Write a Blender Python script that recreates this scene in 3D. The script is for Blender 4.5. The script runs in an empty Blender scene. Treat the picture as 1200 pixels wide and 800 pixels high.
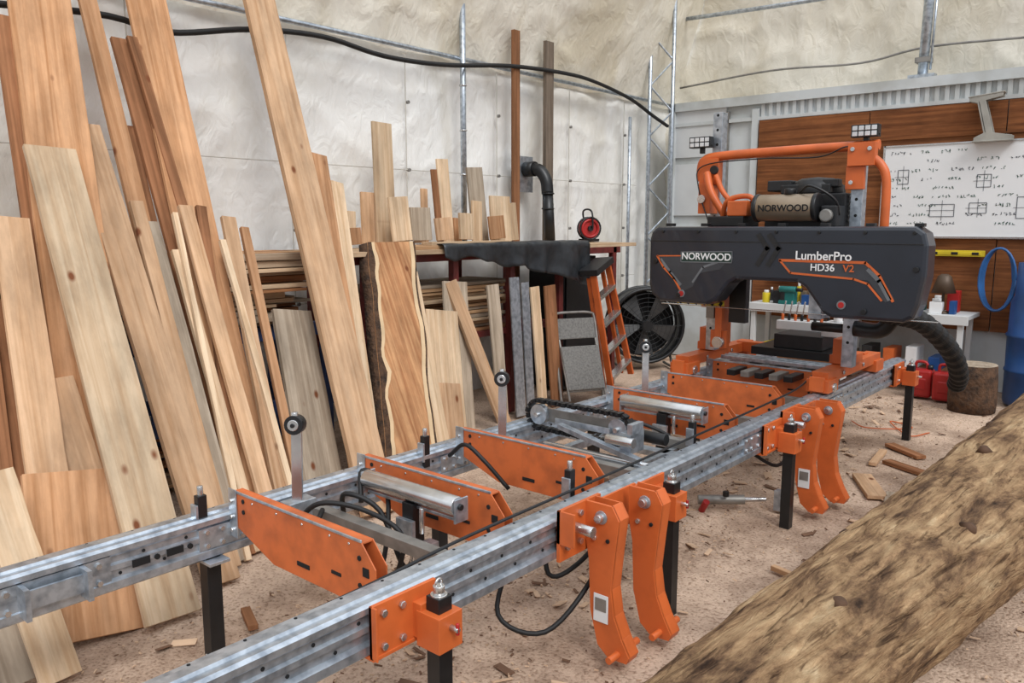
import bpy, bmesh, math, random
from mathutils import Vector, Matrix, Euler, noise
random.seed(7)
S=bpy.context.scene
S.view_settings.view_transform='Standard'
S.view_settings.look='None'
def lin(c):
    return tuple((x/255/12.92 if x/255<=.04045 else ((x/255+.055)/1.055)**2.4) for x in c)+(1,)
def newmat(name):
    m=bpy.data.materials.new(name);m.use_nodes=True
    nt=m.node_tree
    return m,nt,nt.nodes['Principled BSDF']
def mat(name,c,rough=.5,metal=0,var=.15,scale=6,bump=.0,bscale=40,c2=None,coat=0):
    m,nt,b=newmat(name)
    b.inputs['Roughness'].default_value=rough;b.inputs['Metallic'].default_value=metal
    if coat: b.inputs['Coat Weight'].default_value=coat
    tc=nt.nodes.new('ShaderNodeTexCoord')
    n=nt.nodes.new('ShaderNodeTexNoise');n.inputs['Scale'].default_value=scale;n.inputs['Detail'].default_value=6
    nt.links.new(tc.outputs['Object'],n.inputs['Vector'])
    r=nt.nodes.new('ShaderNodeValToRGB')
    A=lin(c);B=lin(c2) if c2 else tuple(x*(1-var*2) for x in A[:3])+(1,)
    r.color_ramp.elements[0].color=B;r.color_ramp.elements[1].color=A
    r.color_ramp.elements[0].position=.3;r.color_ramp.elements[1].position=.6
    nt.links.new(n.outputs['Fac'],r.inputs['Fac']);nt.links.new(r.outputs['Color'],b.inputs['Base Color'])
    if bump:
        n2=nt.nodes.new('ShaderNodeTexNoise');n2.inputs['Scale'].default_value=bscale;n2.inputs['Detail'].default_value=5
        nt.links.new(tc.outputs['Object'],n2.inputs['Vector'])
        bp=nt.nodes.new('ShaderNodeBump');bp.inputs['Strength'].default_value=bump;bp.inputs['Distance'].default_value=.02
        nt.links.new(n2.outputs['Fac'],bp.inputs['Height']);nt.links.new(bp.outputs['Normal'],b.inputs['Normal'])
    return m
def wood(name,light,dark,knot=True,rough=.8):
    m,nt,b=newmat(name);N=nt.nodes.new;L=nt.links.new
    b.inputs['Roughness'].default_value=rough
    b.inputs['Specular IOR Level'].default_value=.2
    tc=N('ShaderNodeTexCoord');oi=N('ShaderNodeObjectInfo')
    add=N('ShaderNodeVectorMath');add.operation='MULTIPLY_ADD'
    add.inputs[1].default_value=(37,37,37)
    cmb=N('ShaderNodeCombineXYZ')
    for k in range(3): L(oi.outputs['Random'],cmb.inputs[k])
    L(cmb.outputs[0],add.inputs[0]);L(tc.outputs['Object'],add.inputs[2])
    mp=N('ShaderNodeMapping');mp.inputs['Scale'].default_value=(30,30,.9);L(add.outputs[0],mp.inputs['Vector'])
    n=N('ShaderNodeTexNoise');n.inputs['Scale'].default_value=1;n.inputs['Detail'].default_value=6;n.inputs['Distortion'].default_value=.8;L(mp.outputs[0],n.inputs['Vector'])
    mp2=N('ShaderNodeMapping');mp2.inputs['Scale'].default_value=(5,5,1.6);L(add.outputs[0],mp2.inputs['Vector'])
    n2=N('ShaderNodeTexNoise');n2.inputs['Scale'].default_value=1.3;n2.inputs['Detail'].default_value=7;n2.inputs['Roughness'].default_value=.65;L(mp2.outputs[0],n2.inputs['Vector'])
    r=N('ShaderNodeValToRGB');r.color_ramp.elements[0].position=.3;r.color_ramp.elements[1].position=.62
    r.color_ramp.elements[0].color=lin(dark);r.color_ramp.elements[1].color=lin(light);L(n.outputs['Fac'],r.inputs['Fac'])
    mr=N('ShaderNodeMapRange');mr.inputs[1].default_value=.32;mr.inputs[2].default_value=.62;mr.inputs[3].default_value=.68;mr.inputs[4].default_value=1.08;L(n2.outputs['Fac'],mr.inputs[0])
    mrr=N('ShaderNodeMapRange');mrr.inputs[3].default_value=.76;mrr.inputs[4].default_value=1.12;L(oi.outputs['Random'],mrr.inputs[0])
    mu=N('ShaderNodeMath');mu.operation='MULTIPLY';L(mr.outputs[0],mu.inputs[0]);L(mrr.outputs[0],mu.inputs[1])
    vm=N('ShaderNodeVectorMath');vm.operation='SCALE';L(r.outputs['Color'],vm.inputs[0]);L(mu.outputs[0],vm.inputs['Scale'])
    out=vm.outputs[0]
    if knot:
        mp3=N('ShaderNodeMapping');mp3.inputs['Scale'].default_value=(7,.01,4);L(add.outputs[0],mp3.inputs['Vector'])
        v=N('ShaderNodeTexVoronoi');v.inputs['Scale'].default_value=1;L(mp3.outputs[0],v.inputs['Vector'])
        mk=N('ShaderNodeMapRange');mk.inputs[1].default_value=.06;mk.inputs[2].default_value=.14;mk.inputs[3].default_value=1;mk.inputs[4].default_value=0;L(v.outputs['Distance'],mk.inputs[0])
        sp=N('ShaderNodeSeparateColor');L(v.outputs['Color'],sp.inputs[0])
        gt=N('ShaderNodeMath');gt.operation='GREATER_THAN';gt.inputs[1].default_value=.5;L(sp.outputs[0],gt.inputs[0])
        m2=N('ShaderNodeMath');m2.operation='MULTIPLY';L(mk.outputs[0],m2.inputs[0]);L(gt.outputs[0],m2.inputs[1])
        mx=N('ShaderNodeMix');mx.data_type='RGBA';L(m2.outputs[0],mx.inputs[0]);L(out,mx.inputs[6]);mx.inputs[7].default_value=lin((118,70,44));out=mx.outputs[2]
    L(out,b.inputs['Base Color'])
    bp=N('ShaderNodeBump');bp.inputs['Strength'].default_value=.25;bp.inputs['Distance'].default_value=.01;L(n.outputs['Fac'],bp.inputs['Height']);L(bp.outputs['Normal'],b.inputs['Normal'])
    return m
def remap(m,fn):
    for nd in m.node_tree.nodes:
        if nd.bl_idname=='ShaderNodeMapping':
            s_=tuple(nd.inputs['Scale'].default_value);nd.inputs['Scale'].default_value=fn(s_)
    return m
class G:
    def __init__(s,name,parent=None,bevel=0):
        s.name=name;s.bm=bmesh.new();s.mats=[];s.parent=parent;s.bevel=bevel
    def mi(s,m):
        if m not in s.mats:s.mats.append(m)
        return s.mats.index(m)
    def face(s,vs,m,smooth=False):
        try: f=s.bm.faces.new(vs)
        except ValueError: return
        f.material_index=s.mi(m);f.smooth=smooth
    def box(s,c,d,m,rot=None):
        R=rot if rot is not None else Matrix.Identity(3)
        c=Vector(c);v=[]
        for x in(-.5,.5):
            for y in(-.5,.5):
                for z in(-.5,.5): v.append(s.bm.verts.new(c+R@Vector((x*d[0],y*d[1],z*d[2]))))
        for q in((0,1,3,2),(4,6,7,5),(0,4,5,1),(2,3,7,6),(0,2,6,4),(1,5,7,3)): s.face([v[i] for i in q],m)
    def bb(s,x0,x1,y0,y1,z0,z1,m):
        s.box(((x0+x1)/2,(y0+y1)/2,(z0+z1)/2),(x1-x0,y1-y0,z1-z0),m)
    def ringframe(s,d):
        d=d.normalized();u=Vector((0,0,1)) if abs(d.z)<.9 else Vector((1,0,0))
        a=d.cross(u).normalized();return a,d.cross(a).normalized()
    def cyl(s,p1,p2,r,m,n=16,r2=None,caps=True):
        p1=Vector(p1);p2=Vector(p2);a,b=s.ringframe(p2-p1);r2=r if r2 is None else r2
        R=[]
        for p,rr in((p1,r),(p2,r2)):
            R.append([s.bm.verts.new(p+(a*math.cos(t*2*math.pi/n)+b*math.sin(t*2*math.pi/n))*rr) for t in range(n)])
        for i in range(n): s.face([R[0][i],R[0][(i+1)%n],R[1][(i+1)%n],R[1][i]],m,n>6)
        if caps: s.face(R[0][::-1],m);s.face(R[1],m)
    def tube(s,pts,r,m,n=8,sub=6,rf=None):
        P=[Vector(p) for p in pts]
        Q=[]
        if sub>1 and len(P)>2:
            E=[P[0]*2-P[1]]+P+[P[-1]*2-P[-2]]
            for i in range(1,len(E)-2):
                for k in range(sub):
                    t=k/sub;a,b,c,d=E[i-1:i+3]
                    Q.append(.5*((2*b)+(c-a)*t+(2*a-5*b+4*c-d)*t*t+(3*b-a-3*c+d)*t**3))
            Q.append(P[-1])
        else:Q=P
        R=[];pa=None
        for i,q in enumerate(Q):
            d=(Q[min(i+1,len(Q)-1)]-Q[max(i-1,0)]).normalized()
            if pa is None: a,b=s.ringframe(d)
            else:
                a=(pa-d*pa.dot(d)).normalized();b=d.cross(a)
            pa=a;rr=rf(i) if rf else r
            R.append([s.bm.verts.new(q+(a*math.cos(t*2*math.pi/n)+b*math.sin(t*2*math.pi/n))*rr) for t in range(n)])
        for j in range(len(R)-1):
            for i in range(n): s.face([R[j][i],R[j][(i+1)%n],R[j+1][(i+1)%n],R[j+1][i]],m,rf is None)
        s.face(R[0][::-1],m);s.face(R[-1],m)
    def prism(s,pts,vec,m):
        vec=Vector(vec);a=[s.bm.verts.new(Vector(p)) for p in pts];b=[s.bm.verts.new(Vector(p)+vec) for p in pts]
        s.face(a[::-1],m);s.face(b,m)
        for i in range(len(a)): s.face([a[i],a[(i+1)%len(a)],b[(i+1)%len(a)],b[i]],m)
    def torus(s,c,ax,R,r,m,n=24,k=8):
        c=Vector(c);a,b=s.ringframe(Vector(ax));d=Vector(ax).normalized();rg=[]
        for i in range(n):
            t=i*2*math.pi/n;o=a*math.cos(t)+b*math.sin(t)
            rg.append([s.bm.verts.new(c+o*(R+r*math.cos(j*2*math.pi/k))+d*r*math.sin(j*2*math.pi/k)) for j in range(k)])
        for i in range(n):
            for j in range(k): s.face([rg[i][j],rg[(i+1)%n][j],rg[(i+1)%n][(j+1)%k],rg[i][(j+1)%k]],m,True)
    def lathe(s,c,prof,m,n=24,ax='z'):
        c=Vector(c);R=[]
        for r,h in prof: R.append([s.bm.verts.new(c+Vector((r*math.cos(t*2*math.pi/n),r*math.sin(t*2*math.pi/n),h))) for t in range(n)])
        for j in range(len(R)-1):
            for i in range(n): s.face([R[j][i],R[j][(i+1)%n],R[j+1][(i+1)%n],R[j+1][i]],m,True)
        s.face(R[0][::-1],m);s.face(R[-1],m)
    def done(s,matrix=None):
        bmesh.ops.recalc_face_normals(s.bm,faces=s.bm.faces)
        me=bpy.data.meshes.new(s.name);s.bm.to_mesh(me);s.bm.free()
        for m in s.mats: me.materials.append(m)
        o=bpy.data.objects.new(s.name,me);S.collection.objects.link(o)
        if matrix is not None:o.matrix_world=matrix
        if s.parent:o.parent=s.parent
        if s.bevel:
            bv=o.modifiers.new('bevel','BEVEL');bv.width=s.bevel;bv.segments=2;bv.limit_method='ANGLE';bv.angle_limit=math.radians(50)
        return o
def empty(name):
    e=bpy.data.objects.new(name,None);S.collection.objects.link(e);return e
def text(name,body,loc,size,m,parent,rot=(math.pi/2,0,0),ext=.001):
    c=bpy.data.curves.new(name,'FONT');c.body=body;c.size=size;c.extrude=ext;c.align_x='CENTER';c.align_y='CENTER'
    c.materials.append(m);c.offset=size*.015
    o=bpy.data.objects.new(name,c);S.collection.objects.link(o);o.location=loc;o.rotation_euler=rot;o.parent=parent
    return o
# ---------------- materials
orange=mat('orange_paint',(208,102,48),.45,0,.10,9)
orange2=mat('orange_paint_worn',(206,106,54),.52,0,.08,11,c2=(172,88,46))
black=mat('black_paint',(24,25,27),.4,0,.2,20)
blackp=mat('black_plastic',(32,33,35),.5,0,.2,30)
cover_m=mat('dark_blue_grey_cover',(33,38,48),.33,0,.12,5,coat=.3)
rubber=mat('black_rubber',(22,22,23),.6,0,.2,10)
galv=mat('galvanised_steel',(196,204,212),.36,.8,.1,26,c2=(148,157,167),bump=.05,bscale=60)
steel=mat('bright_steel',(212,212,211),.27,.9,.1,15)
greysteel=mat('dull_steel',(150,147,142),.5,.6,.15,15)
dark=mat('dark_hole',(14,14,15),.8)
white=mat('white_paint',(206,208,208),.5,0,.05,3)
white2=mat('white_label',(230,231,231),.5,0,.02,3)
red=mat('red_plastic',(170,34,32),.4)
blue=mat('blue_plastic',(30,76,134),.4)
bluesteel=mat('blue_rack_paint',(46,66,110),.5,0,.2,14)
maroon=mat('maroon_steel',(104,40,36),.55,0,.2,14)
yellow=mat('yellow_plastic',(214,190,40),.45)
teal=mat('teal_plastic',(28,110,106),.45)
tarp_m=mat('black_tarp',(44,48,52),.38,0,.3,14,bump=.3,bscale=12)
bronze=mat('tank_metal',(150,134,114),.35,.5,.08,10)
greyfab=mat('grey_fabric',(128,126,122),.9,0,.2,60,bump=.3,bscale=200)
led=mat('led_lens',(225,228,230),.2,.2)
ink_g=mat('marker_green',(40,90,72),.6);ink_b=mat('marker_dark',(70,76,84),.6)
W=[wood('fir_light',(218,180,144),(188,146,108)),wood('fir_orange',(208,160,120),(172,122,82)),wood('fir_pale',(224,198,166),(196,162,126)),
   wood('cedar_brown',(164,114,80),(120,80,52)),wood('weathered_grey',(190,174,154),(146,128,108)),wood('plywood_brown',(152,96,58),(108,64,38),knot=False)]
greypost=wood('grey_post',(124,110,96),(88,78,68))
bark_m=mat('bark',(92,66,46),.9,0,.3,18,bump=1,bscale=40,c2=(44,32,24))
# ---------------- room shell
def fabric(name,c,c2,bs=.55):
    m,nt,b=newmat(name);N=nt.nodes.new;L=nt.links.new
    b.inputs['Roughness'].default_value=.55;b.inputs['Specular IOR Level'].default_value=.35
    tc=N('ShaderNodeTexCoord');n=N('ShaderNodeTexNoise');n.inputs['Scale'].default_value=.9;n.inputs['Detail'].default_value=9;n.inputs['Roughness'].default_value=.6;n.inputs['Distortion'].default_value=.6
    mp=N('ShaderNodeMapping');mp.inputs['Scale'].default_value=(1,1.3,.6);L(tc.outputs['Object'],mp.inputs[0]);L(mp.outputs[0],n.inputs['Vector'])
    r=N('ShaderNodeValToRGB');r.color_ramp.elements[0].position=.36;r.color_ramp.elements[1].position=.54;r.color_ramp.elements[0].color=lin(c2);r.color_ramp.elements[1].color=lin(c)
    L(n.outputs['Fac'],r.inputs['Fac']);L(r.outputs['Color'],b.inputs['Base Color'])
    mp2=N('ShaderNodeMapping');mp2.inputs['Scale'].default_value=(1,1,.6);mp2.inputs['Rotation'].default_value=(.5,.3,.2);L(tc.outputs['Object'],mp2.inputs[0])
    n2=N('ShaderNodeTexNoise');n2.noise_type='RIDGED_MULTIFRACTAL';n2.inputs['Scale'].default_value=2.1;n2.inputs['Detail'].default_value=4;n2.inputs['Roughness'].default_value=.5;n2.inputs['Distortion'].default_value=.4;L(mp2.outputs[0],n2.inputs['Vector'])
    n3=N('ShaderNodeTexNoise');n3.inputs['Scale'].default_value=8;n3.inputs['Detail'].default_value=4;n3.inputs['Distortion'].default_value=1.0;L(mp2.outputs[0],n3.inputs['Vector'])
    ad=N('ShaderNodeMath');ad.operation='MULTIPLY_ADD';ad.inputs[1].default_value=.5;L(n2.outputs['Fac'],ad.inputs[0]);L(n3.outputs['Fac'],ad.inputs[2])
    bp=N('ShaderNodeBump');bp.inputs['Strength'].default_value=bs;bp.inputs['Distance'].default_value=.03;L(ad.outputs[0],bp.inputs['Height']);L(bp.outputs['Normal'],b.inputs['Normal'])
    return m
fab_low=fabric('fabric_white',(238,237,233),(220,216,206),.55)
fab_up=fabric('fabric_cream',(232,226,212),(210,200,178),.6)
seam_m=mat('fabric_seam',(196,192,182),.6,0,.06,8)
def sheet(g,o,u,v,nu,nv,m,amp,nrm,seed):
    o=Vector(o);u=Vector(u);v=Vector(v);nrm=Vector(nrm);V=[]
    for i in range(nu+1):
        row=[]
        for j in range(nv+1):
            p=o+u*(i/nu)+v*(j/nv)
            q=Vector((p.x*.9+seed,p.y*.9,p.z*.9))
            h=noise.noise(q)*1.0+noise.noise(q*3.1)*.3+(1-abs(noise.noise(q*2.2+Vector((4,4,4)))))**6*.4
            row.append(g.bm.verts.new(p+nrm*h*amp))
        V.append(row)
    for i in range(nu):
        for j in range(nv): g.face([V[i][j],V[i+1][j],V[i+1][j+1],V[i][j+1]],m,True)
g=G('wall_left')
sheet(g,(-5.46,-1.5,-.02),(0,11.1,0),(0,0,3.2),220,80,fab_low,.05,(1,0,0),3)
sheet(g,(-5.42,-1.5,3.12),(0.0,11.1,0),(.9,0,2.6),170,50,fab_up,.075,(1,0,.3),9)
g.done()
g=G('wall_far')
sheet(g,(-5.5,9.6,-.02),(8.5,0,0),(0,0,6.0),150,110,fab_up,.09,(0,-1,0),17)
g.done()
g=G('trim_1')
g.cyl((-5.3,-1.4,3.14),(-5.3,9.4,3.14),.02,galv,10)
for z in(1.02,2.12): g.cyl((-5.385,-1.4,z),(-5.385,8.7,z),.004,seam_m,6)
for y in (1.3,2.5,3.7,4.9,6.1,7.3,8.4):
    g.cyl((-5.39,y,.02),(-5.39,y,3.1),.005,seam_m,6)
    for z in(.4,1.02,1.6,2.12,2.7): g.cyl((-5.395,y+.02,z),(-5.37,y+.02,z),.015,greysteel,10)
g.cyl((-5.27,5.5,1.4),(-5.27,5.5,3.9),.028,galv,10)
for z in(1.7,2.1,2.5,2.9): g.torus((-5.27,5.5,z),(0,0,1),.03,.008,steel,14,6)
g.cyl((-5.25,2.65,3.0),(-5.25,2.65,3.9),.025,galv,10)
for x,y in((-5.25,8.75),(-5.05,8.95)):
    g.cyl((x,y,0),(x,y,5),.025,galv,10)
for k in range(16):
    a=(-5.25,8.75,.3*k);b=(-5.05,8.95,.3*k+.3)
    g.cyl(a if k%2 else (b[0],b[1],a[2]),b if k%2 else (a[0],a[1],b[2]),.012,galv,6)
g.cyl((-5.27,8.35,.4),(-5.27,8.35,2.9),.02,galv,8)
g.done()
g=G('trim_2')
g.cyl((-2.32,9.2,3.1),(-2.32,9.35,5),.05,galv,12);g.box((-2.32,9.2,3.13),(.25,.12,.05),galv)
g.box((-2.32,9.22,3.3),(.14,.14,.05),greysteel);g.cyl((-2.25,9.2,3.2),(-2.25,9.3,4.2),.012,galv,8)
g.tube([(-5.2,9.4,3.35),(-4,9.38,3.42),(-3,9.38,3.38),(-2.3,9.38,3.46),(-1,9.38,3.42),(1,9.38,3.45)],.012,greysteel)
g.tube([(-5.1,9.3,4.15),(-3,9.3,4.1),(1,9.3,4.1)],.025,galv)
g.done()
# floor
m,nt,b=newmat('sawdust_floor');N=nt.nodes.new;L=nt.links.new
b.inputs['Roughness'].default_value=.95;b.inputs['Specular IOR Level'].default_value=.1
tc=N('ShaderNodeTexCoord')
n=N('ShaderNodeTexNoise');n.inputs['Scale'].default_value=1.3;n.inputs['Detail'].default_value=10;n.inputs['Roughness'].default_value=.7;L(tc.outputs['Object'],n.inputs['Vector'])
r=N('ShaderNodeValToRGB');e=r.color_ramp.elements;e[0].position=.36;e[0].color=lin((146,122,104));e[1].position=.58;e[1].color=lin((210,184,162))
L(n.outputs['Fac'],r.inputs['Fac'])
n2=N('ShaderNodeTexNoise');n2.inputs['Scale'].default_value=70;n2.inputs['Detail'].default_value=6;L(tc.outputs['Object'],n2.inputs['Vector'])
r2=N('ShaderNodeValToRGB');r2.color_ramp.elements[0].position=.32;r2.color_ramp.elements[0].color=(.55,.5,.46,1);r2.color_ramp.elements[1].position=.5;r2.color_ramp.elements[1].color=(1,1,1,1);L(n2.outputs['Fac'],r2.inputs['Fac'])
mx=N('ShaderNodeMix');mx.data_type='RGBA';mx.blend_type='MULTIPLY';mx.inputs[0].default_value=1;L(r.outputs[0],mx.inputs[6]);L(r2.outputs[0],mx.inputs[7]);L(mx.outputs[2],b.inputs['Base Color'])
bp=N('ShaderNodeBump');bp.inputs['Strength'].default_value=.6;bp.inputs['Distance'].default_value=.02;L(n2.outputs['Fac'],bp.inputs['Height']);L(bp.outputs['Normal'],b.inputs['Normal'])
floor_m=m
g=G('floor')
V=[]
for i in range(261):
    row=[]
    for j in range(301):
        x=-5.6+i*.04;y=-2+j*.04
        h=.014*noise.noise(Vector((x*1.6,y*1.6,0)))+.005*noise.noise(Vector((x*7,y*7,3)))-.016
        row.append(g.bm.verts.new((x,y,h)))
    V.append(row)
for i in range(260):
    for j in range(300): g.face([V[i][j],V[i+1][j],V[i+1][j+1],V[i][j+1]],floor_m,True)
g.done()
chip1=mat('chip_pale',(208,176,146),.9);chip2=mat('chip_dark',(112,82,62),.9)
g=G('sawdust_chips')
for k in range(3600):
    x=random.uniform(-3.2,-.2);y=random.uniform(.8,8.2)
    if random.random()<.5: x=random.gauss(-2.3,.35)
    l=random.uniform(.005,.02) if random.random()<.92 else random.uniform(.03,.1)
    w=l*random.uniform(.15,.5)
    R=Euler((random.uniform(-.3,.3),random.uniform(-.3,.3),random.uniform(0,6.3))).to_matrix()
    g.box((x,y,-.004),(l,w,.004),chip1 if random.random()<.62 else chip2,R)
g.done()
# container wall
cw=mat('container_white',(200,205,206),.5,0,.06,2.5,c2=(172,174,170))
g=G('wall_container')
g.bb(-5.12,1.2,9.06,9.4,0,3.06,cw)
g.bb(-5.14,1.2,9.0,9.1,3.0,3.1,cw)
g.bb(-5.14,1.2,9.02,9.1,2.82,2.86,cw)
for k in range(60):
    x=-3.95+k*.09
    g.bb(x,x+.04,9.03,9.07,2.86,3.0,cw)
g.bb(-5.12,-5.04,9.0,9.1,0,3.1,cw)
g.bb(-4.05,-3.97,9.01,9.1,0,2.95,cw)
g.bb(-4.38,-4.34,9.02,9.1,.9,2.95,greysteel)
for z in (1.0,1.75,2.45): g.bb(-5.04,-4.38,9.035,9.06,z,z+.62,white)
g.done()
remap(W[5],lambda s:(s[2]*1.3,s[1],s[0]))
g=G('plywood_panel')
for i,(x0,x1) in enumerate(((-3.95,-2.75),(-2.74,-1.5),(-1.49,.9))):
    g.bb(x0,x1,8.99,9.02,.6,2.81,W[5])
g.bb(-3.95,.9,8.975,8.99,2.5,2.52,W[5])
g.done()
# hand tools hung on the plywood
g=G('hanging_tools',bevel=.003)
for k,x in enumerate((-3.78,-3.62,-3.48,-3.3,-3.12,-2.95)):
    h=.12+.05*(k%3)
    g.cyl((x,8.97,1.30),(x,8.97,1.30-h),.012,[red,blackp,yellow,greysteel,teal,orange][k],8)
    g.box((x,8.97,1.33),(.05 if k%2 else .02,.015,.06),greysteel)
    g.cyl((x,8.94,1.36),(x,8.99,1.36),.004,steel,6)
g.done()
# ---------------- whiteboard
wb=empty('whiteboard')
g=G('panel',wb);g.bb(-2.56,-.1,8.955,8.985,1.52,2.43,white2)
g.bb(-2.57,-.09,8.945,8.985,1.505,1.525,steel);g.bb(-2.57,-.09,8.945,8.985,2.425,2.44,steel);g.bb(-2.575,-2.555,8.945,8.985,1.505,2.44,steel);g.done()
g=G('writing',wb)
def stroke(pts,m,w=.003):
    for a,b in zip(pts,pts[1:]):
        a=Vector(a);b=Vector(b);d=(b-a)
        if d.length<1e-4: continue
        n_=Vector((-d.z,0,d.x)).normalized()*w
        g.face([g.bm.verts.new(q) for q in (a-n_,b-n_,b+n_,a+n_)],m)
def scrib(x,z,n,h,m):
    for k in range(n):
        p=[]
        for q in range(4):
            p.append((x+k*h*.8+random.uniform(0,h*.7),8.952,z+random.uniform(0,h)))
        if random.random()<.88: stroke(p,m,.0024)
for row in range(9):
    z=2.34-row*.088
    x=-2.5
    while x<-.2:
        n_=random.randint(3,8)
        if random.random()<.85: scrib(x,z,n_,.036,ink_g if random.random()<.7 else ink_b)
        x+=n_*.03+random.uniform(.04,.14)
for (x,z,w,h) in((-2.42,2.05,.1,.14),(-2.1,1.72,.22,.12),(-1.75,1.75,.15,.1),(-1.7,2.0,.12,.12),(-1.35,1.7,.2,.2)):
    stroke([(x,8.951,z),(x+w,8.951,z),(x+w,8.951,z+h),(x,8.951,z+h),(x,8.951,z)],ink_b,.003)
    stroke([(x+w*.5,8.951,z-.04),(x+w*.5,8.951,z+h+.04)],ink_b,.002);stroke([(x-.03,8.951,z+h*.5),(x+w,8.951,z+h*.5)],ink_b,.002)
g.done()
tanp=mat('tan_painted_steel',(168,165,156),.5,.2)
g=G('bent_steel_bracket',bevel=.003)
for y in(8.84,8.93):
    g.prism([(-1.80,y,2.84),(-1.52,y,2.87),(-1.52,y,2.83),(-1.66,y,2.80),(-1.58,y,2.50),(-1.42,y,2.47),(-1.42,y,2.43),(-1.74,y,2.42),(-1.74,y,2.46),(-1.66,y,2.50),(-1.73,y,2.78),(-1.80,y,2.80)],(0,.012,0),tanp)
g.box((-1.68,8.89,2.65),(.012,.1,.3),tanp,Euler((0,math.radians(-14),0)).to_matrix());g.box((-1.66,8.89,2.855),(.3,.11,.012),tanp,Euler((0,math.radians(-6),0)).to_matrix());g.box((-1.58,8.89,2.425),(.34,.12,.012),tanp)
g.done()
# ---------------- lumber leaning on left
def plank(y0,yT,zT,b0,s,w,m,zt=None,zb=0,th=.028,name='wooden_plank'):
    zt=zt or zT
    yt=y0+(yT-y0)*zt/zT;yb=y0+(yT-y0)*zb/zT
    B=Vector((-b0-s*zb,yb,zb));T=Vector((-b0-s*zt,yt,zt))
    d=(T-B);Ln=d.length;d.normalize()
    nn=Vector((1,0,s)).normalized();nn=(nn-d*nn.dot(d)).normalized()
    wa=nn.cross(d).normalized()
    M=Matrix((wa,nn,d)).transposed().to_4x4();M.translation=(B+T)/2+nn*th*.5
    g=G(name,bevel=.002)
    n=10;c=[]
    bow=random.uniform(-.008,.008);wob=random.uniform(0,50)
    for k in range(n+1):
        t=k/n-.5;o=bow*(1-4*t*t)
        l_=-w*.5+.005*noise.noise(Vector((wob,k*.6,0)));r_=w*.5+.005*noise.noise(Vector((wob+9,k*.6,0)))
        c.append([g.bm.verts.new((x,yy*th*.5+o,t*Ln)) for x,yy in((l_,-1),(r_,-1),(r_,1),(l_,1))])
    for k in range(n):
        for i in range(4): g.face([c[k][i],c[k][(i+1)%4],c[k+1][(i+1)%4],c[k+1][i]],m)
    g.face(c[0][::-1],m);g.face(c[-1],m)
    return g.done(M)
plank(1.16,1.37,1.67,3.35,.55,.16,W[0])
plank(1.49,1.60,2.01,3.15,.6,.235,W[2])
plank(1.80,1.86,2.16,3.3,.6,.165,W[0],th=.035)
plank(1.40,1.80,2.84,3.45,.5,.31,W[1],zt=3.3)
plank(1.02,1.30,2.4,3.55,.5,.14,W[3],zt=2.9)
plank(1.34,1.59,2.52,3.6,.45,.12,W[3],zt=2.7)
plank(1.96,2.13,2.94,3.6,.5,.10,W[1],zt=3.2)
plank(2.19,2.28,2.73,3.66,.5,.10,W[3])
plank(2.30,2.33,2.74,3.60,.5,.06,W[3])
plank(2.21,2.50,3.02,3.6,.5,.25,W[1],zt=3.3)
plank(2.05,2.18,2.2,3.7,.5,.09,W[3])
plank(2.86,3.24,3.16,3.45,.5,.235,W[0],zt=3.4,th=.04)
plank(2.89,3.34,2.11,3.56,.5,.2,W[1])
plank(3.09,3.58,1.93,3.72,.5,.1,W[2])
plank(2.71,2.89,1.11,3.72,.5,.27,W[4])
plank(1.20,1.31,.60,3.24,.55,.41,W[1])
plank(1.93,2.02,1.76,3.42,.55,.07,W[0])
plank(2.0,2.09,1.65,3.46,.55,.06,W[4])
plank(2.18,2.28,1.74,3.4,.55,.085,W[0])
plank(2.06,2.38,1.74,3.5,.5,.06,W[3])
plank(2.28,2.5,1.68,3.45,.5,.085,W[0])
plank(2.4,2.6,1.62,3.48,.5,.05,W[1])
plank(2.02,2.2,1.7,3.44,.52,.03,W[2])
plank(2.12,2.16,1.5,3.5,.5,.06,W[2])
plank(2.34,2.42,1.55,3.42,.52,.035,W[2])
plank(1.0,.95,.72,3.02,.5,.14,W[2])
plank(.86,.8,.9,3.1,.5,.2,W[4])
plank(1.42,1.38,.95,3.42,.5,.14,W[0])
plank(1.62,1.62,1.2,3.52,.5,.15,W[4])
plank(1.05,1.2,1.3,3.6,.5,.2,W[3])
plank(3.85,4.0,1.3,3.9,.38,.12,W[2])
plank(4.1,4.25,1.0,4.08,.25,.33,W[2],th=.018)
plank(3.95,4.05,.5,3.95,.3,.3,W[0],th=.018)
plank(4.75,4.45,1.2,4.1,.28,.13,W[0])
plank(4.4,4.5,1.2,4.25,.15,.26,W[4],th=.02)
for y,h,w,mi in((4.95,1.15,.14,4),(5.5,1.1,.12,2),(5.72,1.1,.16,3)):
    plank(y+.05,y,h,4.37,.06,w,W[mi],th=.02)
for y,h,w in((5.22,1.2,.12),(5.36,1.15,.1)):
    g=G('sheet_metal_strip');g.box((-4.38,y,h/2),(.012,w,h),galv,Euler((0,math.radians(-4),0)).to_matrix());g.done()
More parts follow.
